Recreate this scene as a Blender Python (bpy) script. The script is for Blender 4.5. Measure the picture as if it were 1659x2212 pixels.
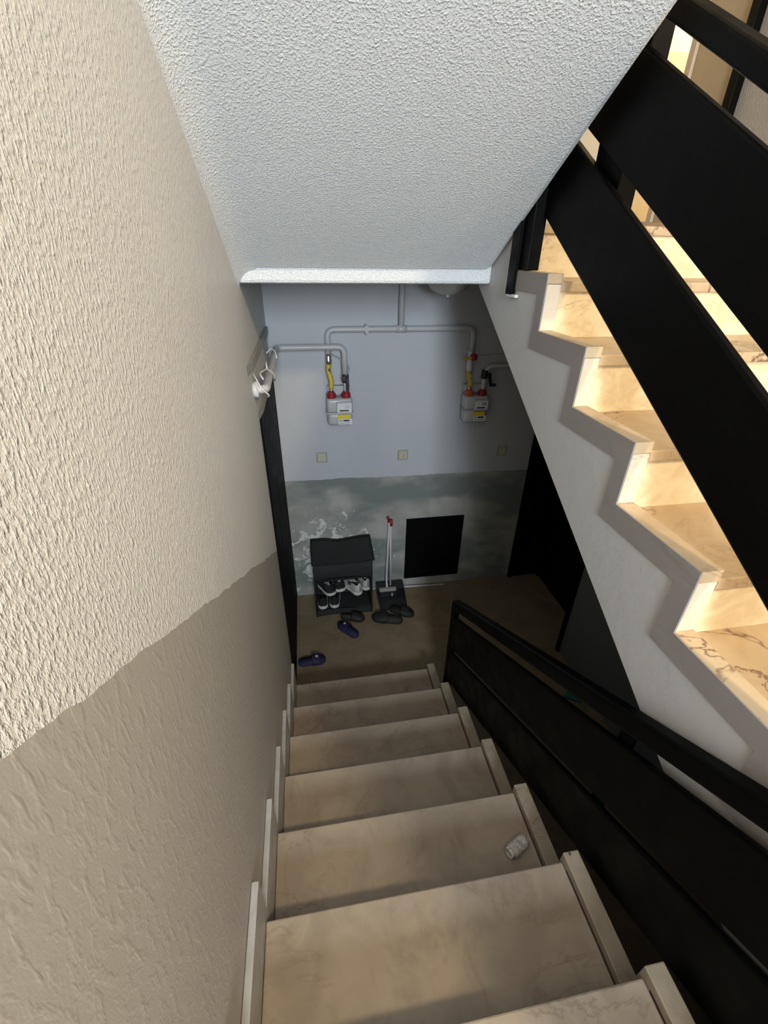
import bpy, bmesh, math, random
from mathutils import Vector, Matrix
random.seed(7)
for o in list(bpy.data.objects): bpy.data.objects.remove(o)
S = bpy.context.scene
COL = S.collection

# ---------------------------------------------------------------- camera
FPX = 958.61
cam_d = bpy.data.cameras.new('camera'); cam = bpy.data.objects.new('camera', cam_d); COL.objects.link(cam)
cam_d.sensor_fit = 'VERTICAL'; cam_d.sensor_height = 36.0; cam_d.lens = FPX * 36.0 / 2212.0
cam_d.clip_start = 0.02
_f = Vector((0.14635114, 0.85064621, -0.50495779)); _r = Vector((0.98666255, -0.1622933, 0.01256543)); _u = Vector((0.07126253, 0.50006191, 0.86305257))
M = Matrix((( _r.x, _u.x, -_f.x), (_r.y, _u.y, -_f.y), (_r.z, _u.z, -_f.z))).to_4x4()
M.translation = Vector((0.21848, -1.97166, 2.58819))
cam.matrix_world = M
S.camera = cam

# ---------------------------------------------------------------- world, light, exposure
W = bpy.data.worlds.new('world'); S.world = W; W.use_nodes = True
W.node_tree.nodes['Background'].inputs[0].default_value = (0.70, 0.80, 1.0, 1)
W.node_tree.nodes['Background'].inputs[1].default_value = 0.10

def area(name, loc, target, size, size_y, power, color):
    d = bpy.data.lights.new(name, 'AREA'); d.shape = 'RECTANGLE'; d.size = size; d.size_y = size_y
    d.energy = power; d.color = color
    o = bpy.data.objects.new(name, d); COL.objects.link(o); o.location = loc
    o.rotation_euler = (Vector(target) - Vector(loc)).to_track_quat('-Z', 'Y').to_euler()
    return o

def point(name, loc, power, color, radius=0.1):
    d = bpy.data.lights.new(name, 'POINT'); d.energy = power; d.color = color; d.shadow_soft_size = radius
    o = bpy.data.objects.new(name, d); COL.objects.link(o); o.location = loc
    return o
# daylight from the window of the landing behind the camera
area('window_daylight', (0.42, -4.75, 3.15), (0.40, 0.6, 2.35), 0.75, 1.2, 162, (0.83, 0.92, 1.0))
# warm lamp of the stairwell above the upper flight, light added in the recess to brighten its back wall
point('stairwell_lamp', (1.80, -3.05, 4.15), 228, (1.0, 0.79, 0.52), 0.12)
point('recess_fill_light', (2.78, 0.18, 4.3), 95, (1.0, 0.80, 0.50), 0.08)
S.view_settings.view_transform = 'Standard'; S.view_settings.look = 'None'
S.view_settings.exposure = 0.0; S.view_settings.gamma = 1.0; S.view_settings.use_curve_mapping = False

# ---------------------------------------------------------------- materials
def mat(name, color, rough=0.6, spec=0.5, metal=0.0):
    m = bpy.data.materials.new(name); m.use_nodes = True
    b = m.node_tree.nodes['Principled BSDF']
    b.inputs['Base Color'].default_value = (*color, 1); b.inputs['Roughness'].default_value = rough
    b.inputs['Specular IOR Level'].default_value = spec; b.inputs['Metallic'].default_value = metal
    return m

class NT:
    def __init__(s, m): s.t = m.node_tree; s.b = s.t.nodes['Principled BSDF']; s.pos = s.n('ShaderNodeNewGeometry').outputs['Position']
    def n(s, k, **kw):
        x = s.t.nodes.new(k)
        for a, v in kw.items(): setattr(x, a, v)
        return x
    def l(s, a, b): s.t.links.new(a, b)
    def mapping(s, scale=(1, 1, 1), loc=(0, 0, 0), rot=(0, 0, 0)):
        x = s.n('ShaderNodeMapping'); s.l(s.pos, x.inputs[0]); x.inputs['Scale'].default_value = scale
        x.inputs['Location'].default_value = loc; x.inputs['Rotation'].default_value = rot; return x.outputs[0]
    def noise(s, scale, detail=3, rough=.5, vec=None, dist=0.0):
        x = s.n('ShaderNodeTexNoise'); x.inputs['Scale'].default_value = scale; x.inputs['Detail'].default_value = detail
        x.inputs['Roughness'].default_value = rough; x.inputs['Distortion'].default_value = dist
        s.l(vec if vec is not None else s.pos, x.inputs['Vector']); return x.outputs['Fac']
    def voro(s, scale, vec=None, feature='F1'):
        x = s.n('ShaderNodeTexVoronoi'); x.feature = feature; x.inputs['Scale'].default_value = scale
        s.l(vec if vec is not None else s.pos, x.inputs['Vector']); return x.outputs['Distance']
    def math(s, op, a, b=None, c=None, clamp=False):
        x = s.n('ShaderNodeMath'); x.operation = op; x.use_clamp = clamp
        for i, v in enumerate((a, b, c)):
            if v is None: continue
            if isinstance(v, (int, float)): x.inputs[i].default_value = v
            else: s.l(v, x.inputs[i])
        return x.outputs[0]
    def ramp(s, fac, stops):
        x = s.n('ShaderNodeValToRGB'); s.l(fac, x.inputs[0]); e = x.color_ramp.elements
        while len(e) < len(stops): e.new(.5)
        for q, (p, c) in zip(e, stops):
            q.position = p; q.color = (*c, 1) if not isinstance(c, (int, float)) else (c, c, c, 1)
        return x.outputs[0]
    def mix(s, fac, a, b):
        x = s.n('ShaderNodeMix'); x.data_type = 'RGBA'
        for i, v in ((0, fac), (6, a), (7, b)):
            if isinstance(v, tuple): x.inputs[i].default_value = (*v, 1)
            elif isinstance(v, (int, float)): x.inputs[i].default_value = v
            else: s.l(v, x.inputs[i])
        return x.outputs[2]
    def xyz(s):
        x = s.n('ShaderNodeSeparateXYZ'); s.l(s.pos, x.inputs[0]); return x.outputs
    def color(s, c): s.l(c, s.b.inputs['Base Color'])
    def rough(s, c): s.l(c, s.b.inputs['Roughness'])
    def bump(s, h, strength=1.0, dist=0.004):
        x = s.n('ShaderNodeBump'); x.inputs['Strength'].default_value = strength; x.inputs['Distance'].default_value = dist
        s.l(h, x.inputs['Height']); s.l(x.outputs[0], s.b.inputs['Normal'])

def stucco_height(t, sx=(1, 1, 1), s1=70, s2=150, amp2=.35):
    v = t.mapping(sx)
    a = t.noise(s1, 3, .5, v, .25)
    r = t.ramp(a, [(.44, 0.0), (.80, 1.0)])
    b = t.noise(s2, 3, .6, v)
    return t.math('ADD', r, t.math('MULTIPLY', b, amp2))

def m_stucco(name, base, sx=(1, 1, 1), s1=70, dist=.004, rough=.42, spec=.5, tint=.03):
    m = mat(name, base, rough, spec); t = NT(m)
    h = stucco_height(t, sx, s1, s1 * 2.3)
    t.bump(h, 1.0, dist)
    big = t.noise(1.6, 3)
    t.color(t.mix(t.math('MULTIPLY', big, 1.0), tuple(c * (1 - tint) for c in base), tuple(min(1, c * (1 + tint)) for c in base)))
    return m

# left wall: rough white stucco over a grey-beige painted dado whose edge follows the stairs
m_left = mat('left_wall_paint', (.7, .7, .7), .45, .4); t = NT(m_left)
o = t.xyz()
wob = t.math('MULTIPLY', t.math('SUBTRACT', t.noise(9, 4), .5), .035)
lim = t.math('SUBTRACT', 1.222, t.math('MULTIPLY', o[1], .60))
low = t.math('LESS_THAN', t.math('ADD', o[2], wob), lim)
big = t.noise(2.0, 3)
up_c = t.mix(big, (.59, .58, .555), (.65, .64, .615)); dn_c = t.mix(big, (.33, .315, .29), (.38, .365, .335))
t.color(t.mix(low, up_c, dn_c))
v = t.mapping((1, 1.25, .62))
n1 = t.ramp(t.noise(150, 3, .55, v, .1), [(.44, 0.), (.80, 1.)])
n2 = t.noise(260, 2, .5, v)
hh = t.math('ADD', n1, t.math('MULTIPLY', n2, .4))
vd = t.mapping((1, 1.3, .5))
n3 = t.ramp(t.noise(60, 2, .5, vd, .3), [(.48, 0.), (.75, 1.)])
hd = t.math('ADD', t.math('MULTIPLY', n3, .16), t.math('MULTIPLY', n2, .06))
hsel = t.n('ShaderNodeMix'); hsel.data_type = 'FLOAT'; t.l(low, hsel.inputs[0]); t.l(hh, hsel.inputs[2]); t.l(hd, hsel.inputs[3])
t.bump(hsel.outputs[0], 1.0, .0027)

m_ceil = m_stucco('ceiling_stucco', (.745, .785, .815), (1, .8, 1), 210, .0025, .30, .6)
m_white = m_stucco('white_plaster', (.50, .505, .51), (1, 1, 1), 30, .0004, .6, .3)
m_upper = m_stucco('upper_wall_plaster', (.40, .385, .36), (1, 1.2, .7), 150, .0012, .5, .4)
m_dark_wall = m_stucco('grey_dado_paint', (.15, .16, .16), (1, 1, 1), 25, .0006, .7, .3)

# back wall of the lower landing
m_back = mat('back_wall_paint', (.6, .6, .6), .55, .35); t = NT(m_back); o = t.xyz()
wob = t.math('MULTIPLY', t.math('SUBTRACT', t.noise(7, 4), .5), .035)
low = t.math('LESS_THAN', t.math('ADD', o[2], wob), t.math('SUBTRACT', 1.108, t.math('MULTIPLY', o[0], .013)))
upc = t.mix(t.ramp(t.noise(2.2, 3, .5, t.mapping((1, 1, .5))), [(.35, 0.), (.7, 1.)]), (.45, .475, .51), (.51, .53, .56))
g1 = t.mix(t.ramp(t.noise(5, 5, .6), [(.35, 0.), (.65, 1.)]), (.29, .29, .265), (.42, .415, .385))
g2 = t.mix(t.ramp(t.noise(2.5, 3, .5, t.mapping((.7, 1, 1.4), (3, 0, 1))), [(.5, 0.), (.62, 1.)]), g1, (.19, .22, .21))
# peeled patches low on the left
dx = t.math('MULTIPLY', t.math('SUBTRACT', o[0], .28), 1.9); dz = t.math('MULTIPLY', t.math('SUBTRACT', o[2], .38), 1.75)
dd = t.math('SQRT', t.math('ADD', t.math('MULTIPLY', dx, dx), t.math('MULTIPLY', dz, dz)))
pe = t.math('ADD', t.noise(11, 6, .65, None, .5), t.math('MULTIPLY', t.math('SUBTRACT', .66, dd), .30))
g3 = t.mix(t.ramp(pe, [(.565, 0.), (.59, 1.)]), g2, (.52, .51, .43))
g4 = t.mix(t.ramp(t.math('SUBTRACT', pe, t.math('MULTIPLY', t.noise(25, 3), .06)), [(.56, 0.), (.575, 1.)]), g3, (.66, .67, .65))
t.color(t.mix(low, upc, g4))
t.bump(t.math('ADD', t.noise(40, 4, .6), t.math('MULTIPLY', t.ramp(pe, [(.56, 0.), (.59, 1.)]), .8)), .8, .0015)

def m_marble(name, c0, c1, vein, vs=1.0, stain=None, rough=.35, vein_amt=1.0):
    m = mat(name, c0, rough, .5); t = NT(m)
    n = t.noise(7 * vs, 6, .6, None, 1.2)
    base = t.mix(t.ramp(n, [(.40, 0.), (.60, 1.)]), c0, c1)
    v1 = t.noise(2.3 * vs, 5, .6, t.mapping((1, 1.6, 1.3), (5, 2, 1), (.3, .2, .7)), 1.5)
    line = t.math('ABSOLUTE', t.math('SUBTRACT', v1, .5))
    f = t.ramp(line, [(0.0, 1.0), (.006, .55), (.018, 0.0)])
    gate = t.ramp(t.noise(1.7 * vs, 2, .5, t.mapping((1, 1, 1), (9, 4, 2))), [(.5, 0.), (.6, 1.)])
    f2 = t.math('MULTIPLY', t.math('MULTIPLY', f, gate), vein_amt)
    c = t.mix(f2, base, vein)
    if stain:
        st = t.ramp(t.noise(9, 5, .7, t.mapping((1, .5, 1), (1, 7, 0)), .8), [(.54, 0.), (.72, 1.)])
        c = t.mix(t.math('MULTIPLY', st, .55), c, stain)
        st2 = t.ramp(t.noise(3.2, 3, .5, t.mapping((1, 1, 1), (4, 1, 0))), [(.45, 0.), (.75, 1.)])
        c = t.mix(t.math('MULTIPLY', st2, .35), c, tuple(q * 1.12 for q in c1))
    t.color(c)
    t.rough(t.ramp(t.noise(12, 4), [(.3, rough - .08), (.7, rough + .15)]))
    t.bump(t.noise(60, 3), .25, .0006)
    return m
m_lit = m_marble('cream_marble_lit', (.74, .60, .38), (.86, .73, .50), (.25, .15, .08), 1.6, (.60, .44, .24), .32, .6)  # lighter copy for risers: the lamp's brightness on them put into the colour
m_tread_r = m_marble('cream_marble_shaded', (.45, .33, .20), (.53, .41, .265), (.14, .07, .035), .9, None, .35)  # darker copy for treads and landings: weaker lamp light put into the colour
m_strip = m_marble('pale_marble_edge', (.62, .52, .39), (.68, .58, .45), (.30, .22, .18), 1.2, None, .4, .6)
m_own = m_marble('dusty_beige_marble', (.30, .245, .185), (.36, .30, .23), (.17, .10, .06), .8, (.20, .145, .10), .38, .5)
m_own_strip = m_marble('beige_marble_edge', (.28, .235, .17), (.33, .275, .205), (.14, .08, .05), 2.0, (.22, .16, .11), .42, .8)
m_skirt = m_marble('grey_marble_skirting', (.33, .325, .305), (.38, .375, .355), (.3, .27, .24), 1.5, None, .45, .4)
m_band = m_stucco('grey_plaster_shade', (.27, .25, .24), (1, .5, 1), 14, .0015, .65, .3, .12)
m_floor = m_marble('brown_floor_tiles', (.20, .15, .09), (.245, .185, .115), (.10, .06, .03), .7, (.14, .10, .06), .45, .5)
m_body = m_stucco('stair_body_plaster', (.30, .27, .23), (1, 1, 1), 20, .001, .7, .3)

def m_metal(name, c, rough=.35):
    m = mat(name, c, rough, .5); t = NT(m); t.rough(t.ramp(t.noise(14, 4), [(.3, rough - .06), (.7, rough + .12)]))
    t.bump(t.noise(220, 2), .15, .0004); return m
m_black = m_metal('black_painted_steel', (.0024, .0024, .0023), .40); m_black.node_tree.nodes['Principled BSDF'].inputs['Specular IOR Level'].default_value = .07
m_door = m_metal('black_door_paint', (.0025, .0025, .003), .6); m_door.node_tree.nodes['Principled BSDF'].inputs['Specular IOR Level'].default_value = .08
m_pipe = m_metal('grey_painted_pipe', (.50, .51, .52), .38)
m_pipe_w = m_metal('white_painted_pipe', (.66, .66, .65), .4)
m_meter = m_metal('grey_meter_enamel', (.46, .47, .48), .35)
m_red = m_metal('red_plastic', (.26, .014, .025), .45)
m_orange = m_metal('orange_red_plastic', (.48, .09, .02), .4)
m_yellow = m_metal('yellow_gas_hose', (.52, .40, .05), .45)
m_label = mat('white_label', (.72, .73, .74), .4); m_yl = mat('yellow_label', (.75, .62, .03), .4)
m_ink = mat('dark_print', (.06, .06, .07), .5)
m_chrome = mat('steel_fitting', (.55, .54, .52), .25, .5, .9)
m_plastic_k = m_metal('black_plastic', (.02, .02, .022), .4)
m_switch = m_metal('cream_switch_plastic', (.5, .49, .40), .4); m_switch_d = m_metal('olive_switch_frame', (.34, .34, .24), .45)
m_tan = m_metal('tan_door_panel', (.42, .34, .22), .5); m_tan_f = m_metal('tan_door_frame', (.50, .42, .32), .5)
m_cup = None
def m_fabric(name, c, rough=.85):
    m = mat(name, c, rough, .3); t = NT(m)
    t.color(t.mix(t.noise(18, 4), tuple(q * .7 for q in c), tuple(q * 1.35 for q in c)))
    t.bump(t.noise(350, 2), .3, .0008); return m
m_fab = m_fabric('charcoal_fabric', (.026, .026, .026)); m_fab2 = m_fabric('black_fabric_trim', (.012, .012, .013))
m_purple = m_fabric('dark_purple_rubber', (.034, .028, .085), .65); m_purple_d = m_fabric('darker_purple_rubber', (.024, .02, .06), .65)
m_slip = m_fabric('black_rubber', (.02, .02, .018), .6); m_slip2 = m_fabric('grey_footbed', (.045, .042, .038), .8)
m_sole = m_fabric('off_white_rubber', (.62, .61, .56), .6); m_shoe_k = m_fabric('black_shoe_fabric', (.02, .021, .023), .75)
m_shoe_w = m_fabric('grey_white_shoe_leather', (.50, .50, .47), .5); m_mint = m_fabric('mint_patch', (.45, .66, .60), .6)
m_stick = m_metal('pale_metal_tube', (.55, .53, .55), .35)
m_teal = m_fabric('teal_plastic', (.03, .14, .13), .5)
m_mat_b = m_fabric('brown_mat', (.20, .14, .09), .9)
m_glass = mat('lamp_glass', (.42, .43, .42), .25); m_ch2 = m_metal('white_knob', (.6, .6, .58), .3)
m_cable = m_metal('white_cable', (.68, .67, .63), .5)
m_trunk = m_metal('grey_cable_duct', (.30, .29, .27), .5)
m_paper = mat('printed_white_paper', (.6, .6, .57), .7); t = NT(m_paper)
pn = t.noise(260, 3, .6, t.mapping((1, .25, 1), (0, 0, 0), (0, 0, .7)))
t.color(t.mix(t.ramp(pn, [(.50, 0.), (.58, 1.)]), (.62, .61, .57), (.33, .33, .32))); t.bump(t.noise(90, 3), .4, .001)

# ---------------------------------------------------------------- mesh helpers
def obj(name, bm, m, parent=None, smooth=False, bevel=0, seg=2):
    me = bpy.data.meshes.new(name); bmesh.ops.recalc_face_normals(bm, faces=bm.faces[:]); bm.to_mesh(me); bm.free()
    o = bpy.data.objects.new(name, me); COL.objects.link(o); me.materials.append(m)
    if smooth:
        for p in me.polygons: p.use_smooth = True
    if parent is not None: o.parent = parent
    if bevel:
        b = o.modifiers.new('bevel', 'BEVEL'); b.width = bevel; b.segments = seg; b.limit_method = 'ANGLE'; b.angle_limit = math.radians(35)
    return o
def box(x0, x1, y0, y1, z0, z1, bm=None):
    bm = bm or bmesh.new()
    v = [bm.verts.new(p) for p in ((x0, y0, z0), (x1, y0, z0), (x1, y1, z0), (x0, y1, z0), (x0, y0, z1), (x1, y0, z1), (x1, y1, z1), (x0, y1, z1))]
    for f in ((0, 1, 2, 3), (4, 5, 6, 7), (0, 1, 5, 4), (1, 2, 6, 5), (2, 3, 7, 6), (3, 0, 4, 7)): bm.faces.new([v[i] for i in f])
    return bm
def prism(pts, a0, a1, axis='x', bm=None):
    """polygon pts extruded along axis; pts are (y,z) for x, (x,z) for y, (x,y) for z"""
    bm = bm or bmesh.new()
    def P(p, a): return (a, p[0], p[1]) if axis == 'x' else ((p[0], a, p[1]) if axis == 'y' else (p[0], p[1], a))
    A = [bm.verts.new(P(p, a0)) for p in pts]; B = [bm.verts.new(P(p, a1)) for p in pts]; n = len(pts)
    bm.faces.new(A); bm.faces.new(B[::-1])
    for i in range(n): bm.faces.new([A[i], A[(i + 1) % n], B[(i + 1) % n], B[i]])
    return bm
def fillet(path, r, n=6):
    P = [Vector(p) for p in path]; out = [P[0]]
    for i in range(1, len(P) - 1):
        a = (P[i - 1] - P[i]); b = (P[i + 1] - P[i]); d = min(r, a.length * .49, b.length * .49)
        p0 = P[i] + a.normalized() * d; p1 = P[i] + b.normalized() * d
        for k in range(n + 1):
            t = k / n; out.append(p0 * (1 - t) ** 2 + P[i] * 2 * t * (1 - t) + p1 * t * t)
    out.append(P[-1]); return out
def tube(path, r, bm=None, seg=12, fr=0.0, caps=True):
    bm = bm or bmesh.new()
    P = fillet(path, fr) if fr else [Vector(p) for p in path]
    rs = r if isinstance(r, list) else [r] * len(P)
    T = [(P[min(i + 1, len(P) - 1)] - P[max(i - 1, 0)]).normalized() for i in range(len(P))]
    n = T[0].orthogonal().normalized(); rings = []
    for i, p in enumerate(P):
        n = (n - T[i] * n.dot(T[i])).normalized(); b = T[i].cross(n)
        rings.append([bm.verts.new(p + (n * math.cos(2 * math.pi * k / seg) + b * math.sin(2 * math.pi * k / seg)) * rs[i]) for k in range(seg)])
    for a, b_ in zip(rings, rings[1:]):
        for k in range(seg): bm.faces.new([a[k], a[(k + 1) % seg], b_[(k + 1) % seg], b_[k]])
    if caps: bm.faces.new(rings[0]); bm.faces.new(rings[-1][::-1])
    return bm
def lathe(prof, c, bm=None, seg=28):
    bm = bm or bmesh.new(); rings = []
    for r, z in prof: rings.append([bm.verts.new((c[0] + r * math.cos(2 * math.pi * k / seg), c[1] + r * math.sin(2 * math.pi * k / seg), c[2] + z)) for k in range(seg)])
    for a, b in zip(rings, rings[1:]):
        for k in range(seg): bm.faces.new([a[k], a[(k + 1) % seg], b[(k + 1) % seg], b[k]])
    bm.faces.new(rings[0]); bm.faces.new(rings[-1]); return bm
def struct(name, bm, m, parent=None, bevel=0):
    o = obj(name, bm, m, parent, bevel=bevel)
    if parent is None: o['kind'] = 'structure'
    return o
def thing(name, label, cat, loc=(0, 0, 0), group=None, rz=0):
    o = bpy.data.objects.new(name, None); o.empty_display_size = .05; COL.objects.link(o); o.location = loc; o.rotation_euler[2] = rz
    o['label'] = label; o['category'] = cat
    if group: o['group'] = group
    return o
def tag(o, label, cat, group=None):
    o['label'] = label; o['category'] = cat
    if group: o['group'] = group
    return o

G = .29; H = .1692; TAN = H / G; XR = .988; YB = 1.072

# ---------------------------------------------------------------- the room
struct('floor', box(-.2, 2.4, -4.9, 1.2, -.15, 0), m_floor)
# left wall (full height) and its door
struct('wall_left', box(-.25, -.02, -4.9, 1.2, -.1, 5.6), m_left)
d1 = struct('door_1', box(-.02, -.012, .115, 1.045, .01, 1.885), m_door, bevel=.003)
struct('door_frame', prism([(.09, 0), (.115, 0), (.115, 1.885), (1.045, 1.885), (1.045, 0), (1.068, 0), (1.068, 1.915), (.09, 1.915)], -.02, -.010), m_door, d1)
struct('door_header', prism([(-.02, .05), (-.018, .05), (-.006, .2), (-.006, 1.068), (-.02, 1.068)], 1.915, 1.955, 'z'), m_trunk, d1, .003)
# back wall of the lower landing with black door beside the right corner
struct('wall_back', box(-.02, 2.45, YB, 1.25, -.1, 2.48), m_back)
d2 = struct('door_2', box(1.945, 2.2, YB - .022, YB, .005, 1.95), m_door, bevel=.003)
struct('door_frame', prism([(1.915, .0), (1.945, .0), (1.945, 1.95), (2.2, 1.95), (2.2, 0), (2.218, 0), (2.218, 1.985), (1.915, 1.985)], YB - .03, YB, 'y'), m_door, d2)
# right wall
struct('wall_right', prism([(-4.9, -.1), (1.072, -.1), (1.072, 2.69), (.78, 2.69), (.78, 5.6), (-4.9, 5.6)], 2.22, 2.4), m_upper)
d3 = struct('door_3', box(2.2, 2.22, .3, 1.02, .005, 1.95), m_door, bevel=.003)
struct('door_frame', prism([(.26, 0), (.3, 0), (.3, 1.95), (1.02, 1.95), (1.02, 0), (1.045, 0), (1.045, 1.99), (.26, 1.99)], 2.19, 2.22), m_door, d3)
# grey wall under the upper flight, with a black door jamb at its end
struct('wall_under_stairs', prism([(-2.6, 0), (.14, 0), (.14, 2.391 + TAN * .14), (-2.6, 2.391 - TAN * 2.6)], 1.94, 2.2), m_dark_wall)
struct('trim_1', box(1.925, 2.2, .14, .175, 0, 2.4), m_door)
# half landing
struct('ceiling', prism([(0, 2.479), (1.072, 2.479), (1.072, 2.684), (0, 2.684)], -.06, 3.0), m_ceil, bevel=.012)
# underside of the flight above, sloping down away from the camera
cz = 2.5247
struct('ceiling.001', prism([(0.0, cz), (-3.4, cz + TAN * 3.4), (-3.4, cz + TAN * 3.4 + .2), (0.0, cz + .16)], -.06, .985), m_ceil, bevel=.022)
# plastered cove between the left wall and the sloping ceiling
cb = bmesh.new(); rc = .07; arc = [(-.03, cz + .02), (-.03, cz - rc)] + [(-.0195 + rc - rc * math.cos(a), cz - rc + rc * math.sin(a)) for a in [math.pi / 2 * i / 8 for i in range(9)]] + [(-.0195 + rc, cz + .02)]
q0 = [cb.verts.new((px, 0.0 if pz <= cz else 0.0, pz)) for px, pz in arc]; q1 = [cb.verts.new((px, -3.4, pz + TAN * 3.4)) for px, pz in arc]
cb.faces.new(q0); cb.faces.new(q1[::-1])
for i in range(len(arc)): cb.faces.new([q0[i], q0[(i + 1) % len(arc)], q1[(i + 1) % len(arc)], q1[i]])
struct('trim_2', cb, m_ceil)
# upper half landing: back wall, recess on the right with its own walls, ceiling over the stairwell
m_up_back = mat('upper_back_wall_paint', (.7, .68, .6), .5); t = NT(m_up_back); o = t.xyz()
lowm = t.math('LESS_THAN', o[2], 3.55)
t.color(t.mix(lowm, (.74, .70, .60), (.52, .46, .36))); t.bump(stucco_height(t, (1, 1, 1), 50, 120), .6, .0015)
struct('wall_back.001', box(-.02, 3.1, YB, 1.25, 2.684, 5.6), m_up_back)
struct('wall_recess_right', box(3.0, 3.15, -.2, 1.072, 2.5, 5.6), m_up_back)
struct('wall_recess_front', box(2.4, 3.0, -.2, -.05, 2.5, 5.6), m_up_back)
struct('ceiling.002', box(-.02, 3.15, -4.9, 1.25, 5.6, 5.75), m_white)
d4 = struct('door_4', box(2.2, 2.22, .445, .735, 2.69, 4.72), m_tan, bevel=.002)
struct('door_frame', box(2.185, 2.22, .738, .782, 2.69, 4.76), m_tan_f, d4, .004)
struct('door_edge', box(2.18, 2.22, .40, .445, 2.69, 4.76), m_black, d4, .002)
# landing behind the camera and the wall with its window
struct('floor.003', box(-.02, 3.0, .0, 1.072, 2.6845, 2.692), m_tread_r)
struct('floor.001', box(.95, 2.22, -4.9, -2.6, 1.5, 1.692), m_tread_r)
struct('floor.002', box(-.02, .95, -4.9, -2.63, 1.5, 1.692), m_own)
struct('wall_front', prism([(-.02, -.1), (2.3, -.1), (2.3, 5.6), (1.65, 5.6), (1.65, 2.6), (.05, 2.6), (.05, 4.1), (1.65, 4.1), (1.65, 5.6), (-.02, 5.6)], -5.05, -4.9, 'y'), m_white)
w1 = struct('window_1', prism([(.05, 2.6), (1.65, 2.6), (1.65, 2.66), (.05, 2.66)], -5.0, -4.93, 'y'), m_pipe_w)
fb = box(.05, .11, -5.0, -4.93, 2.66, 4.04); box(1.59, 1.65, -5.0, -4.93, 2.66, 4.04, fb); box(.05, 1.65, -5.0, -4.93, 4.04, 4.1, fb); box(.83, .87, -5.0, -4.93, 2.66, 4.04, fb)
struct('window_frame', fb, m_pipe_w, w1)

# ---------------------------------------------------------------- lower staircase (beige, going down)
lo = thing('staircase', 'dusty beige marble staircase going down to the dark lower landing', 'staircase', (0, 0, 0))
prof = [(-.02, 0)]
for k in range(1, 11):
    y = -(k - 1) * G - .02
    prof += [(y, (k - 1) * H + (0 if k == 1 else -.03)), (y, k * H - .03)]
prof = [(-.02, 0)] + prof[2:] + [(-2.66, 10 * H - .03), (-2.66, 0)]
obj('stair_body', prism(prof, -.015, .91), m_body, lo)
for k in range(1, 10):
    y = -(k - 1) * G
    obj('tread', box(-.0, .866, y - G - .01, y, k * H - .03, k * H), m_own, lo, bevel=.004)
    obj('skirting_panel', box(-.019, -.001, y - G + .03, y + .03, max(0, k * H - .17), k * H + .168), m_skirt, lo, bevel=.002)
    dz = .03
    # stone edging strip along the open side of the tread, with its upright end on the riser
    sp = prism([(y + .012, (k - 1) * H + .03 if k > 1 else .0), (y + .012, k * H + dz), (y - G + .012, k * H + dz), (y - G + .012, k * H), (y - .02, k * H), (y - .02, (k - 1) * H + .03 if k > 1 else .0)], .868, .917)
    es = obj('edge_strip', sp, m_own_strip, lo, bevel=.003)
    if k == 6: obj('screw_hole', lathe([(.004, -.002), (.004, .0008)], (.887, -1.445, 6 * H + .03), None, 10), m_ink, es)

# ---------------------------------------------------------------- upper staircase (cream, lit, going up)
up = thing('staircase', 'cream marble staircase going up on the right in warm light', 'staircase', (0, 0, 0))
def yk(n): return -1.3676 + (n - 12) * G
pr = []
for n in range(11, 17):
    y = yk(n) + .031
    pr += [(y, (n - 1) * H - .053), (y, n * H - .053)]
pr = [(-2.6, 10 * H - .053)] + pr + [(-.001, 16 * H - .053), (-.001, 2.478), (.149, 2.478), (-2.6, 2.3914 - TAN * 2.6)]
obj('stair_body', prism(pr, XR, 2.219), m_white, up, bevel=.004)
for n in range(10, 17):
    y = yk(n) if n > 10 else -2.6; zt = n * H - .023
    yb = yk(n + 1) + .05 if n < 16 else -.001
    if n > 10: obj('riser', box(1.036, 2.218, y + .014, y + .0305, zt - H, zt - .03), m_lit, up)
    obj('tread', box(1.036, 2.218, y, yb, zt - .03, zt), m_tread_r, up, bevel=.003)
    ye = yk(n + 1) if n < 16 else .0
    z0 = (n - 1) * H if n > 10 else n * H - .06
    if n < 16:
        obj('edge_strip', box(XR - .001, 1.038, y, ye + .03, n * H - .03, n * H), m_tread_r, up, bevel=.002)
        if n > 10: obj('riser_strip', box(XR - .001, 1.038, y + .002, y + .03, z0, n * H - .031), m_strip, up, bevel=.002)
# grey plaster band following the steps; its top paints shade over strip sides
top = []; bot = []
for n in range(10, 16):
    y = yk(n) if n > 10 else -2.6
    if n > 10: top += [(y + .001, (n - 1) * H - .001), (y + .001, n * H - .001)]; bot += [(y + .052, (n - 1) * H - .062), (y + .052, n * H - .062)]
    else: top += [(y, n * H - .001)]; bot += [(y, n * H - .062)]
top += [(yk(16) - .02, 15 * H - .001)]; bot += [(yk(16) - .02, 15 * H - .062)]
bbm = bmesh.new()
A = [bbm.verts.new((XR - .004, p[0], p[1])) for p in top]; B = [bbm.verts.new((XR - .004, p[0], p[1])) for p in bot]
A2 = [bbm.verts.new((XR + .001, p[0], p[1])) for p in top]; B2 = [bbm.verts.new((XR + .001, p[0], p[1])) for p in bot]
for i in range(len(A) - 1):
    bbm.faces.new([A[i], A[i + 1], B[i + 1], B[i]]); bbm.faces.new([B[i], B[i + 1], B2[i + 1], B2[i]]); bbm.faces.new([A[i], A[i + 1], A2[i + 1], A2[i]])
obj('plaster_shade_band', bbm, m_band, up)

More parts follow.
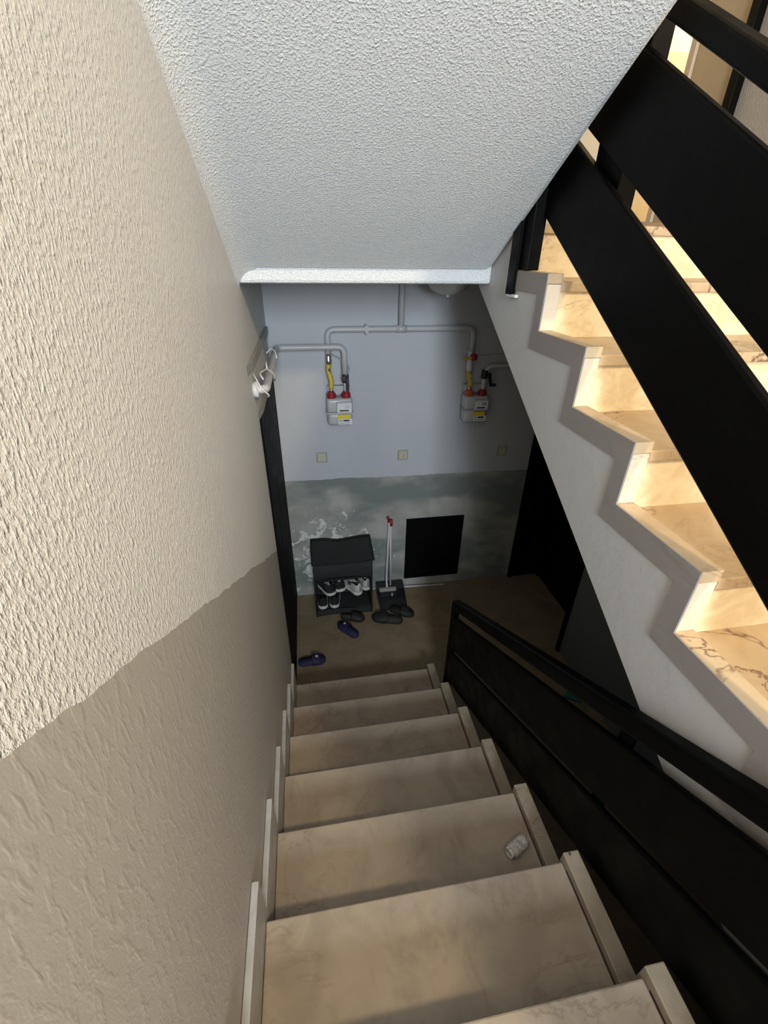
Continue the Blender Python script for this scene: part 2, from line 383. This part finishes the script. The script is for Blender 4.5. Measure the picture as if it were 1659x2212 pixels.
# ---------------------------------------------------------------- railings
def bar(name, x0, x1, y0, y1, c0, c1, s, parent, m=None, bevel=.006):
    """sloping flat bar; vertical extent z = c + s*TAN*y"""
    return obj(name, prism([(y0, c0 + s * TAN * y0), (y1, c0 + s * TAN * y1), (y1, c1 + s * TAN * y1), (y0, c1 + s * TAN * y0)], x0, x1), m or m_black, parent, bevel=bevel)
ra = thing('stair_railing', 'black steel railing with two wide boards beside the lower stairs', 'railing', (.95, -.14, .17))
ra.location = (0, 0, 0)
bar('handrail', .94, .985, -2.75, -.125, .735, .802, -1, ra, bevel=.01)
bar('rail_board', .947, .967, -2.75, -.15, .432, .682, -1, ra)
bar('rail_board', .947, .967, -2.75, -.13, .150, .402, -1, ra)
obj('post', box(.942, .980, -.158, -.122, .172, .86), m_black, ra, bevel=.004)
obj('post', box(.948, .980, -2.60, -2.56, 1.7, 2.3), m_black, ra, bevel=.004)
obj('post', box(.968, .99, -1.40, -1.36, 1.0, 1.57), m_black, ra, bevel=.004)
rb = thing('stair_railing', 'black steel railing with wide boards rising along the lit stairs', 'railing')
bar('handrail', 1.02, 1.07, -2.6, -.26, 3.457, 3.505, 1, rb, bevel=.008)
bar('rail_board', 1.02, 1.045, -2.6, -.26, 3.18, 3.40, 1, rb)
bar('rail_board', 1.02, 1.045, -2.6, -.26, 2.89, 3.13, 1, rb)
obj('post', box(.987, 1.032, -.330, -.245, 2.54, 3.36), m_black, rb, bevel=.003)
obj('post_foot', box(.970, .9865, -.268, -.215, 2.46, 3.2), m_black, rb, bevel=.002)
obj('post', prism([(-.535, 2.6), (-.535, 3.17), (-.669, 3.09), (-.669, 2.52)], 1.046, 1.10), m_black, rb, bevel=.003)
obj('anchor_plug', box(.972, .986, -.30, -.225, 2.452, 2.462), m_label, rb, bevel=.002)

# ---------------------------------------------------------------- gas pipes
gp = thing('gas_pipe', 'grey gas supply pipe dropping from the ceiling and branching to both meters', 'pipe')
py = 1.03
obj('pipe_run', tube([(.355, py, 2.0), (.355, py, 2.165), (1.32, py, 2.165), (1.32, py, 2.0)], .0185, None, 14, .05), m_pipe, gp, True)
obj('riser_pipe', tube([(.83, py, 2.165), (.83, py, 2.479)], .0185, None, 14), m_pipe, gp, True)
obj('tee_fitting', tube([(.795, py, 2.165), (.865, py, 2.165)], .022, None, 14), m_pipe, gp, True)
cl = tube([(.603, py - .0, 2.20), (.603, py, 2.13)], .005); box(.593, .613, py - .022, py + .03, 2.142, 2.188, cl)
obj('pipe_clip', cl, m_pipe, gp)
gl = thing('gas_pipe', 'grey pipe from the left meter bending along the left wall above the door', 'pipe')
obj('pipe_run', tube([(.455, .985, 1.87), (.455, .985, 2.068), (.032, .985, 2.068), (.032, .02, 2.068), (-.02, .02, 2.068)], .0185, None, 14, .045), m_pipe, gl, True)
obj('wall_flange', tube([(-.02, .02, 2.068), (.002, .02, 2.068)], .034, None, 18), m_pipe_w, gl, True)
gr = thing('gas_pipe', 'thin grey pipe leaving the right meter towards the right wall', 'pipe')
obj('pipe_run', tube([(1.425, .99, 1.80), (1.425, .99, 1.925), (2.19, .99, 1.925)], .016, None, 12, .05), m_pipe, gr, True)
w_ = tube([(1.345, 1.04, 1.99), (1.9, 1.062, 2.0), (2.2, 1.066, 2.0)], .0025, None, 6)
tag(obj('cable', w_, m_trunk, None, True), 'thin grey wire running right from the red valve', 'cable')
cd = obj('cable_duct', prism([(-.02, -.13), (-.018, -.13), (-.004, .0), (-.004, .98), (-.02, .98)], 2.155, 2.195, 'z'), m_trunk, None, bevel=.003)
tag(cd, 'grey cable duct along the left wall above the pipe', 'duct')
wire = tube([(.03, -.02, 2.12), (.01, .05, 2.13), (.035, .16, 2.125), (.062, .20, 2.09), (.058, .24, 2.05)], .0035, None, 8, .02)
tube([(.035, .16, 2.125), (.03, .2, 2.15)], .0035, wire, 8); tube([(-.01, .0, 2.14), (.02, -.05, 2.09), (.05, -.02, 2.05), (.03, .03, 2.03)], .0035, wire, 8, .02)
w2 = tube([(-.005, .7, 2.09), (.02, .72, 2.115), (.045, .7, 2.10), (.052, .66, 2.07)], .0035, None, 8, .02)
tag(obj('cable_tie', w2, m_cable, None, True), 'short white tie over the far bend of the left pipe', 'cable tie')
tag(obj('cable', wire, m_cable, None, True), 'white cable looped around the pipe by the left wall', 'cable')

def meter(x, zt, label, variant):
    """x = left edge, zt = top of the casing; front at y=.95"""
    r = thing('gas_meter', label, 'gas meter', (x + .087, 1.03, zt - .19), None)
    def L(o): o.location = (-r.location.x, -r.location.y, -r.location.z); return o
    w, y0, y1 = .173, .945, 1.045
    zs = zt - .098
    L(obj('upper_casing', box(x, x + w, y0, y1, zs, zt), m_meter, r, True, .022, 4))
    L(obj('lower_casing', box(x + .003, x + w - .003, y0 + .003, y1 - .003, zt - .188, zs), m_meter, r, True, .024, 4))
    L(obj('seam_flange', box(x - .005, x + w + .005, y0 - .005, y1 + .005, zs - .004, zs + .004), m_meter, r, bevel=.003))
    L(obj('index_housing', box(x + .062, x + w - .006, y0 - .016, y0 + .02, zs + .006, zt - .018), m_meter, r, bevel=.004))
    dp = L(obj('index_plate', box(x + .068, x + w - .012, y0 - .019, y0 - .015, zs + .012, zt - .028), m_label, r))
    q = box(x + .082, x + .142, y0 - .0205, y0 - .0185, zs + .019, zs + .029); obj('counter_window', q, m_ink, dp)
    q = bmesh.new()
    for i in range(4): box(x + .118, x + .150, y0 - .0205, y0 - .0185, zs + .040 + i * .006, zs + .0425 + i * .006, q)
    obj('print', q, m_ink if variant else m_meter, dp)
    L(obj('yellow_label', box(x + .067, x + w - .02, y0 - .002, y0 + .004, zs - .036, zs - .010), m_yl, r))
    wl = L(obj('white_label', box(x + .073, x + w - .008, y0 - .002, y0 + .004, zt - .176, zs - .038), m_label, r))
    q = bmesh.new(); box(x + .105, x + .147, y0 - .0035, y0, zs - .056, zs - .045, q)
    for i in range(3): box(x + .080, x + .098, y0 - .0035, y0, zs - .056 + i * .004, zs - .0545 + i * .004, q)
    box(x + .080, x + .150, y0 - .0035, y0, zs - .069, zs - .067, q)
    obj('print', q, m_ink, wl)
    L(obj('wall_bracket', box(x + .01, x + w - .01, 1.02, 1.071, zt + .01, zt + .065), m_meter, r, bevel=.004))
    for i, (dx, mm) in enumerate(((.034, m_orange if variant else m_red), (.132, m_red))):
        L(obj('union_nut', lathe([(.026, 0), (.031, .004), (.031, .030), (.024, .036), (.018, .046)], (x + dx, .985, zt - .004), None, 10), mm, r, False, .002))
    # corrugated yellow hose with steel ends
    hx = x + .034; tx = (.355 if not variant else 1.315)
    L(obj('hose_fitting', tube([(hx, .985, zt + .035), (hx, .985, zt + .06)], .013, None, 12), m_chrome, r, True))
    hp = []; rr = []
    z0, z1 = zt + .058, (1.955 if not variant else 1.885)
    for i in range(33):
        f = i / 32; hp.append((hx + (tx - hx) * f + .006 * math.sin(f * 6), .985 + .03 * f, z0 + (z1 - z0) * f)); rr.append(.0185 if i % 2 else .0165)
    L(obj('gas_hose', tube(hp, rr, None, 14), m_yellow, r, True))
    L(obj('hose_tag', box(tx - .008, tx + .008, .990, .998, z1 - .07, z1 - .02), m_ink if not variant else m_label, r))
    L(obj('pipe_fitting', tube([(tx, 1.018, z1), (tx, 1.025, z1 + .02), (tx, 1.03, z1 + .045), (tx, 1.03, 2.02)], [.018, .022, .020, .019], None, 14), m_chrome if not variant else m_pipe_w, r, True))
    # outlet: black shut-off valve with lever
    ox = x + .132
    L(obj('outlet_pipe', tube([(ox, .985, zt + .035), (ox, .985, 1.90)], .0145, None, 12), m_pipe_w, r, True))
    vb = tube([(ox, .985, 1.845), (ox, .985, 1.90)], .022, None, 10); tube([(ox, .985, 1.873), (ox, .94, 1.873)], .012, vb, 10)
    vo = L(obj('shutoff_valve', vb, m_plastic_k, r))
    if variant: q = prism([(ox - .02, 1.892), (ox - .02, 1.86), (ox + .012, 1.86), (ox + .028, 1.80), (ox + .075, 1.80), (ox + .075, 1.818), (ox + .042, 1.822), (ox + .03, 1.892)], .935, .945, 'y')
    else: q = box(ox - .028, ox + .0, .935, .945, 1.86, 1.895); box(ox - .002, ox + .018, .935, .945, 1.80, 1.885, q)
    obj('valve_lever', q, m_plastic_k, vo, bevel=.003)
    if variant:
        q = lathe([(.012, -.02), (.022, -.016), (.026, 0), (.022, .016), (.012, .02)], (tx + .014, 1.0, 1.985), None, 12)
        rv = L(obj('red_valve', q, m_red, r, True)); obj('valve_handle', box(tx - .065, tx - .005, .975, .985, 1.975, 1.992), m_yellow, rv, bevel=.003)
    else:
        L(obj('outlet_wire', tube([(tx + .01, .995, 2.03), (ox - .02, .98, 1.99), (ox - .022, .965, 1.95)], .0025, None, 6), m_trunk, r, True))
        L(obj('outlet_wire', tube([(ox + .02, .97, 1.96), (ox + .024, .962, 1.93), (ox + .012, .955, 1.905), (ox - .012, .955, 1.885)], .0025, None, 6), m_trunk, r, True))
    return r
meter(.326, 1.748, 'grey gas meter with red nuts on the lit left part of the back wall', 0)
meter(1.282, 1.732, 'shadowed grey gas meter near the stairs, with red valve and orange nut', 1)

# ---------------------------------------------------------------- wall fittings
def switch(x, z, label):
    r = thing('wall_switch', label, 'switch', (x, YB, z), 'switches in a row above the grey dado')
    obj('switch_plate', box(-.039, .039, -.010, 0, -.039, .039), m_switch_d, r, bevel=.003)
    obj('rocker', box(-.030, .030, -.015, -.009, -.030, .032), m_switch, r, bevel=.002)
    return r
switch(.273, 1.285, 'leftmost cream wall switch, below the lit gas meter')
sw = switch(.879, 1.272, 'middle cream wall switch with a tiny mark on its rocker')
q = box(-.004, .004, -.0158, -.0148, -.016, -.004); box(.006, .012, -.0158, -.0148, -.012, .006, q); obj('rocker_mark', q, m_switch_d, sw)
switch(1.668, 1.262, 'rightmost wall switch, dim, nearest the black door and stairs')
hatch = thing('access_hatch', 'square black metal hatch low in the stained back wall', 'hatch', (1.17, YB, .40))
obj('hatch_panel', box(-.225, .235, -.012, .002, -.295, .285), m_door, hatch, bevel=.002)
obj('hatch_frame', prism([(-.24, -.31), (.25, -.31), (.25, .30), (-.24, .30), (-.24, -.29), (-.222, -.29), (-.222, .282), (.232, .282), (.232, -.292), (-.24, -.292)], -.016, .002, 'y'), m_door, hatch)
lp = thing('ceiling_lamp', 'unlit round glass ceiling lamp under the half landing', 'lamp', (1.0, .62, 2.479))
obj('lamp_base', lathe([(.12, -.012), (.125, 0)], (0, 0, 0)), m_meter, lp, True)
obj('glass_shade', lathe([(.012, -.088), (.05, -.082), (.09, -.062), (.115, -.035), (.12, -.012)], (0, 0, 0)), m_glass, lp, True)
obj('lamp_knob', lathe([(.004, -.098), (.009, -.094), (.009, -.087)], (0, 0, 0), None, 12), m_ch2, lp, True)
mt = obj('doormat', box(1.42, 2.15, .1, .38, 2.692, 2.716), m_mat_b, None, bevel=.006); tag(mt, 'brown doormat on the upper half landing by the tan door', 'doormat')

# ---------------------------------------------------------------- shoe rack
rk = thing('shoe_rack', 'black fabric shoe rack with sagging top against the stained wall', 'shoe rack', (.375, .91, 0))
def RL(o): o.location = (-.375, -.91, 0); return o
x0, x1, y0, y1 = .155, .60, .79, 1.04
for (px, pyy) in ((x0, y0), (x1, y0), (x0, y1), (x1, y1)):
    RL(obj('frame_post', tube([(px, pyy, .0), (px, pyy, .535 if pyy < .9 else .58)], .009, None, 10), m_fab2, rk, True))
def cloth(fn, nu=24, nv=10, th=.006):
    bm = bmesh.new(); g = [[bm.verts.new(fn(i / nu, j / nv)) for j in range(nv + 1)] for i in range(nu + 1)]
    for i in range(nu):
        for j in range(nv): bm.faces.new([g[i][j], g[i + 1][j], g[i + 1][j + 1], g[i][j + 1]])
    return bm
def solid(o, th):
    s = o.modifiers.new('thick', 'SOLIDIFY'); s.thickness = th; s.offset = 0; return o
def top_fn(u, v):
    sag = -.022 * math.sin(math.pi * u) * (.4 + .6 * math.sin(math.pi * v)) - .010 * math.exp(-((u - .45) / .12) ** 2)
    return (x0 - .012 + u * (x1 - x0 + .03), y1 - v * (y1 - y0 + .02), .588 - .050 * v + sag + .004 * math.sin(u * 9 + v * 4))
RL(solid(obj('top_cover', cloth(top_fn), m_fab, rk, True), .006))
def flap(u, v):
    z = .535 - .165 * v; b = .016 * math.sin(math.pi * v) * (1 + .3 * math.sin(7 * u)) - .012 * math.sin(math.pi * u) * v
    return (x0 - .008 + u * (x1 - x0 + .016 - .01 * v), y0 - .008 - b, z + .01 * math.sin(math.pi * u) * v)
RL(solid(obj('front_flap', cloth(flap), m_fab, rk, True), .005))
# dark piping round the cover
e = [top_fn(0, v / 8) for v in range(9)] + [top_fn(u / 12, 1) for u in range(1, 13)] + [top_fn(1, 1 - v / 8) for v in range(1, 9)] + [top_fn(1 - u / 12, 0) for u in range(1, 13)]
RL(obj('piping', tube([(p[0], p[1], p[2] + .002) for p in e], .006, None, 8), m_fab2, rk, True))
RL(obj('piping', tube([(x0 - .008 + i / 8 * (x1 - x0 + .01), y0 - .012, .37 + .01 * math.sin(math.pi * i / 8)) for i in range(9)], .006, None, 8), m_fab2, rk, True))
for xs in (x0, x1): RL(obj('side_panel', box(xs - .003, xs + .003, y0, y1, .03, .54), m_fab, rk))
RL(obj('back_panel', box(x0, x1, y1 - .004, y1, .03, .57), m_fab, rk))
RL(solid(obj('shelf', cloth(lambda u, v: (x0 + u * (x1 - x0), y1 - v * (y1 - y0), .365 - .01 * math.sin(math.pi * u))), m_fab, rk, True), .004))
RL(solid(obj('shelf', cloth(lambda u, v: (x0 + u * (x1 - x0), y1 - v * (y1 - .895), .150 - .006 * math.sin(math.pi * u))), m_fab, rk, True), .004))
RL(solid(obj('shelf', cloth(lambda u, v: (x0 + u * (x1 - x0), y1 - v * (y1 - y0), .035 + .02 * v - .01 * math.sin(math.pi * u))), m_fab, rk, True), .004))
RL(solid(obj('front_lip', cloth(lambda u, v: (x0 + u * (x1 - x0), y0 - .006, .060 - .055 * v + .006 * math.sin(5 * u))), m_fab, rk, True), .005))

# ---------------------------------------------------------------- shoes
def shoe_w(t, W_):   # half width along the length, t=0 heel, 1 toe
    b = .62 + .38 * math.sin(math.pi * min(1, max(0, (t - .05) * .75 + .12)) ) ** 1.2
    e = min(1, math.sqrt(max(0, 1 - ((.14 - t) / .14) ** 2)) if t < .14 else 1) * (math.sqrt(max(0, 1 - ((t - .80) / .20) ** 2)) if t > .80 else 1)
    waist = 1 - .12 * math.exp(-((t - .40) / .16) ** 2)
    return max(.004, W_ * b * e * waist)
def outline_slab(L, W_, z0, z1, grow=0, n=36, bend=0.0, toe=0.0):
    bm = bmesh.new(); pts = []
    ts = [.5 - .5 * math.cos(math.pi * i / n) for i in range(n + 1)]
    for t in ts: pts.append((t, shoe_w(t, W_) + grow))
    for t in reversed(ts[1:-1]): pts.append((t, -(shoe_w(t, W_) + grow)))
    A = [bm.verts.new(((t - .5) * (L + 2 * grow), w + bend * math.sin(math.pi * t), z0 + toe * max(0, t - .7) ** 2)) for t, w in pts]
    B = [bm.verts.new(((t - .5) * (L + 2 * grow), w + bend * math.sin(math.pi * t), z1 + toe * max(0, t - .7) ** 2)) for t, w in pts]
    bm.faces.new(A[::-1]); bm.faces.new(B)
    for i in range(len(A)): bm.faces.new([A[i], A[(i + 1) % len(A)], B[(i + 1) % len(A)], B[i]])
    return bm
def upper_shell(L, W_, z0, hfun, open_t, nt=26, na=16, open_a=.40):
    bm = bmesh.new(); g = []
    for i in range(nt + 1):
        t = .5 - .5 * math.cos(math.pi * i / nt); w = shoe_w(t, W_) ; h = hfun(t); row = []
        for j in range(na + 1):
            a = math.pi * j / na; cx = math.cos(a); sz = math.sin(a)
            row.append(bm.verts.new(((t - .5) * L, w * (abs(cx) ** .8) * (1 if cx > 0 else -1) * (1 - .22 * sz * (t < .6)), z0 + h * sz ** .7)))
        g.append(row)
    for i in range(nt):
        t = .5 - .5 * math.cos(math.pi * (i + .5) / nt)
        for j in range(na):
            a = (j + .5) / na
            if open_t[0] < t < open_t[1] and abs(a - .5) < open_a / 2 * 1.2: continue
            bm.faces.new([g[i][j], g[i + 1][j], g[i + 1][j + 1], g[i][j + 1]])
    return bm
def hf(t): return .085 - .030 * max(0, min(1, (t - .25) / .35)) - .022 * max(0, min(1, (t - .6) / .3)) + .006 * math.exp(-((t - .02) / .08) ** 2)
def sneaker(label, loc, rz, m_up, stripes=False, patch=False, tilt=0.0, cat='shoe', L=.27):
    r = thing('sneaker', label, cat, loc, None, rz); r.rotation_euler = (0, tilt, rz)
    obj('sole', outline_slab(L, .044, 0, .028, .004, toe=.10), m_sole, r, True, .005, 3)
    u = solid(obj('upper', upper_shell(L, .044, .024, hf, (.07, .46)), m_up, r, True), .004)
    obj('insole', outline_slab(L * .92, .036, .028, .032), m_slip2, r)
    lb = bmesh.new()
    for k in range(4):
        t = .50 + .055 * k; z = .024 + hf(t) + .002; w = .020 - .002 * k
        tube([((t - .5) * L, -w, z - .006), ((t - .5) * L + .004, 0, z + .002), ((t - .5) * L, w, z - .006)], .0028, lb, 6)
    obj('laces', lb, m_sole if not stripes else m_shoe_w, r, True)
    obj('tongue', box(-.035, .015, -.015, .015, .088, .096), m_up, r, bevel=.004)
    if stripes:
        for s_ in (-1, 1):
            for k in range(3):
                t0 = .40 + .07 * k; pts = []
                for q in range(6):
                    f = q / 5; tt = t0 + .05 * f; A_ = math.pi * (.12 + .20 * f)
                    yv = shoe_w(tt, .044) * math.cos(A_) ** .8 * (1 - .22 * math.sin(A_)) + .0035; pts.append(((tt - .5) * L, s_ * yv, .026 + hf(tt) * math.sin(A_) ** .7))
                obj('stripe', tube(pts, .0045, None, 6), m_shoe_k, r, True)
    if patch: obj('tongue_patch', box(-.03, -.004, -.012, .012, .096, .0985), m_mint, r, bevel=.001)
    return r
# lower pair with white heels towards the camera
sneaker('black sneaker, left one of the pair on the bottom shelf, white heel out', (.200, .915, .060), math.pi / 2 + .05, m_shoe_k, L=.225)
sneaker('black sneaker, right one of the pair on the bottom shelf, white heel out', (.305, .915, .060), math.pi / 2 - .08, m_shoe_k, L=.225)
sneaker('black sneaker with mint tongue patch, at the left of the upper row', (.245, .93, .155), -1.02, m_shoe_k, patch=True, L=.20)
sneaker('black sneaker with pale sole line, in the middle of the upper row', (.345, .955, .155), -1.35, m_shoe_k, L=.16)
sneaker('off-white sneaker with dark stripes, heel facing out of the rack', (.458, .922, .153), math.pi / 2 + .52, m_shoe_w, True, L=.215)
sneaker('pale sneaker half hidden in the right corner of the rack', (.562, .955, .153), math.pi / 2 + .25, m_shoe_w, L=.16)

def slipper(label, loc, rz, ms, mstrap, L=.25, W_=.046, th=.022, cat='slipper', closed=False):
    r = thing('slipper', label, cat, loc, None, rz)
    obj('sole', outline_slab(L, W_, 0, th), ms, r, True, .006, 3)
    obj('footbed', outline_slab(L * .93, W_ * .88, th - .001, th + .003), mstrap, r, True)
    f = lambda t: (.040 * math.sin(math.pi * max(0, min(1, (t - .42) / .62))) ** .6 if t > .42 else .0) + .002
    bm = bmesh.new(); g = []; t0, t1 = (.50, .80) if not closed else (.48, .995)
    for i in range(13):
        t = t0 + (t1 - t0) * i / 12; w = shoe_w(t, W_) + .002; hgt = .042 - .014 * i / 12 if not closed else .046 * math.sqrt(max(.02, 1 - (i / 12) ** 2.2)); row = []
        for j in range(15):
            a = math.pi * j / 14; row.append(bm.verts.new(((t - .5) * L, w * math.cos(a), th * .6 + hgt * math.sin(a) ** .75)))
        g.append(row)
    for i in range(12):
        for j in range(14): bm.faces.new([g[i][j], g[i + 1][j], g[i + 1][j + 1], g[i][j + 1]])
    solid(obj('strap', bm, mstrap if not closed else ms, r, True), .004)
    return r
s1 = slipper('dark purple slipper lying alone by the left wall near the steps', (.098, .325, 0), .04, m_purple, m_purple_d, .20, .045)
obj('strap_badge', lathe([(.012, 0), (.012, .003)], (.035, -.004, .0535), None, 6), m_pipe, s1)
s2 = slipper('dark purple slipper pointing away from the front of the shoe rack', (.385, .595, 0), -.90, m_purple, m_purple_d, .22, .045)
obj('strap_badge', lathe([(.010, 0), (.010, .003)], (.035, 0, .0535), None, 6), m_pipe, s2)
s2.rotation_euler[2] = -.90 + math.pi
slipper('black slip-on half under the front of the shoe rack', (.435, .727, 0), -.35, m_slip, m_slip2, .20, .042, .02, 'slipper', True)
slipper('large dark grey slipper lying in front of the dustpan', (.712, .665, 0), -.30 + math.pi, m_slip, m_slip2, .255, .052, .026, 'slipper', True)
slipper('black slipper lying crosswise behind the large grey one', (.845, .735, 0), -.55, m_slip, m_slip, .22, .048, .026, 'slipper', False)

# ---------------------------------------------------------------- dustpan, broom, stick
dp = thing('dustpan', 'black lobby dustpan with a long pale handle leaning on the wall', 'dustpan', (.79, .92, 0))
def DL(o): o.location = (-.79, -.938, 0); return o
q = bmesh.new()
prism([(.79, .002), (1.04, .012), (1.04, .018), (.79, .008)], .675, .905, 'x', q)
prism([(.82, .004), (1.04, .012), (1.04, .10), (.96, .075)], .672, .678, 'x', q); prism([(.82, .004), (1.04, .012), (1.04, .10), (.96, .075)], .902, .908, 'x', q)
prism([(1.034, .01), (1.042, .01), (1.042, .10), (1.034, .10)], .672, .908, 'x', q); prism([(.965, .078), (1.04, .10), (1.04, .106), (.965, .084)], .672, .908, 'x', q)
DL(obj('pan', q, m_plastic_k, dp, bevel=.002))
DL(obj('pan_lip', box(.80, .905, .785, .795, .004, .012), m_sole, dp))
DL(obj('handle', tube([(.792, 1.0, .095), (.796, 1.072, .665)], .009, None, 10), m_stick, dp, True))
DL(obj('handle_grip', tube([(.796, 1.070, .66), (.797, 1.073, .715)], .0155, None, 10), m_red, dp, True))
br = thing('broom', 'small broom with a grey head standing in the black dustpan', 'broom', (.76, .95, .02))
def BL(o): o.location = (-.76, -.95, -.02); return o
BL(obj('broom_head', box(.685, .835, .915, .955, .075, .105), m_switch_d if False else m_trunk, br, bevel=.01))
BL(obj('bristles', prism([(.69, .020), (.83, .020), (.825, .078), (.695, .078)], .92, .95, 'y'), m_plastic_k, br))
BL(obj('handle', tube([(.757, .95, .10), (.762, 1.02, .14), (.783, 1.05, .70)], .009, None, 10, .04), m_stick, br, True))
BL(obj('handle_cap', tube([(.783, 1.05, .695), (.775, 1.052, .735), (.765, 1.055, .745)], .011, None, 10), m_red, br, True))
BL(obj('hang_hook', box(.79, .80, .905, .915, .035, .065), m_ch2, br, bevel=.003))
tag(obj('stick', tube([(.62, 1.058, .010), (1.286, 1.024, .010)], .009, None, 10), m_stick, None, True), 'thin pale tube lying on the floor along the back wall', 'stick')
tl = prism([(1.77, -.24), (1.83, -.19), (1.90, -.27), (1.86, -.30)], .0, .012, 'z'); tag(obj('plastic_scrap', tl, m_teal), 'small teal plastic scrap on the dark floor behind the railing', 'scrap')

# ---------------------------------------------------------------- rolled paper on the stairs
pp = thing('paper_roll', 'small torn roll of printed white paper on the fifth tread', 'paper', (.800, -1.336, 5 * H + .024))
pp.rotation_euler = (0, 0, .42)
def roll(r0, r1, a0, a1, x0_, x1_, n=40, m=6, ragged=0):
    bm = bmesh.new(); g = []
    for i in range(n + 1):
        f = i / n; a = a0 + (a1 - a0) * f; r = r0 + (r1 - r0) * f; row = []
        for j in range(m + 1):
            x = x0_ + (x1_ - x0_) * j / m
            rr = r + (ragged * random.uniform(-1, 1) if i > n - 3 else 0)
            row.append(bm.verts.new((x, rr * math.cos(a), rr * math.sin(a))))
        g.append(row)
    for i in range(n):
        for j in range(m): bm.faces.new([g[i][j], g[i + 1][j], g[i + 1][j + 1], g[i][j + 1]])
    return bm
solid(obj('outer_turn', roll(.0195, .0235, -1.0, 5.6, -.032, .034, ragged=.002), m_paper, pp, True), .0012)
solid(obj('inner_turn', roll(.014, .0185, .2, 7.5, -.042, .026), m_sole, pp, True), .0012)
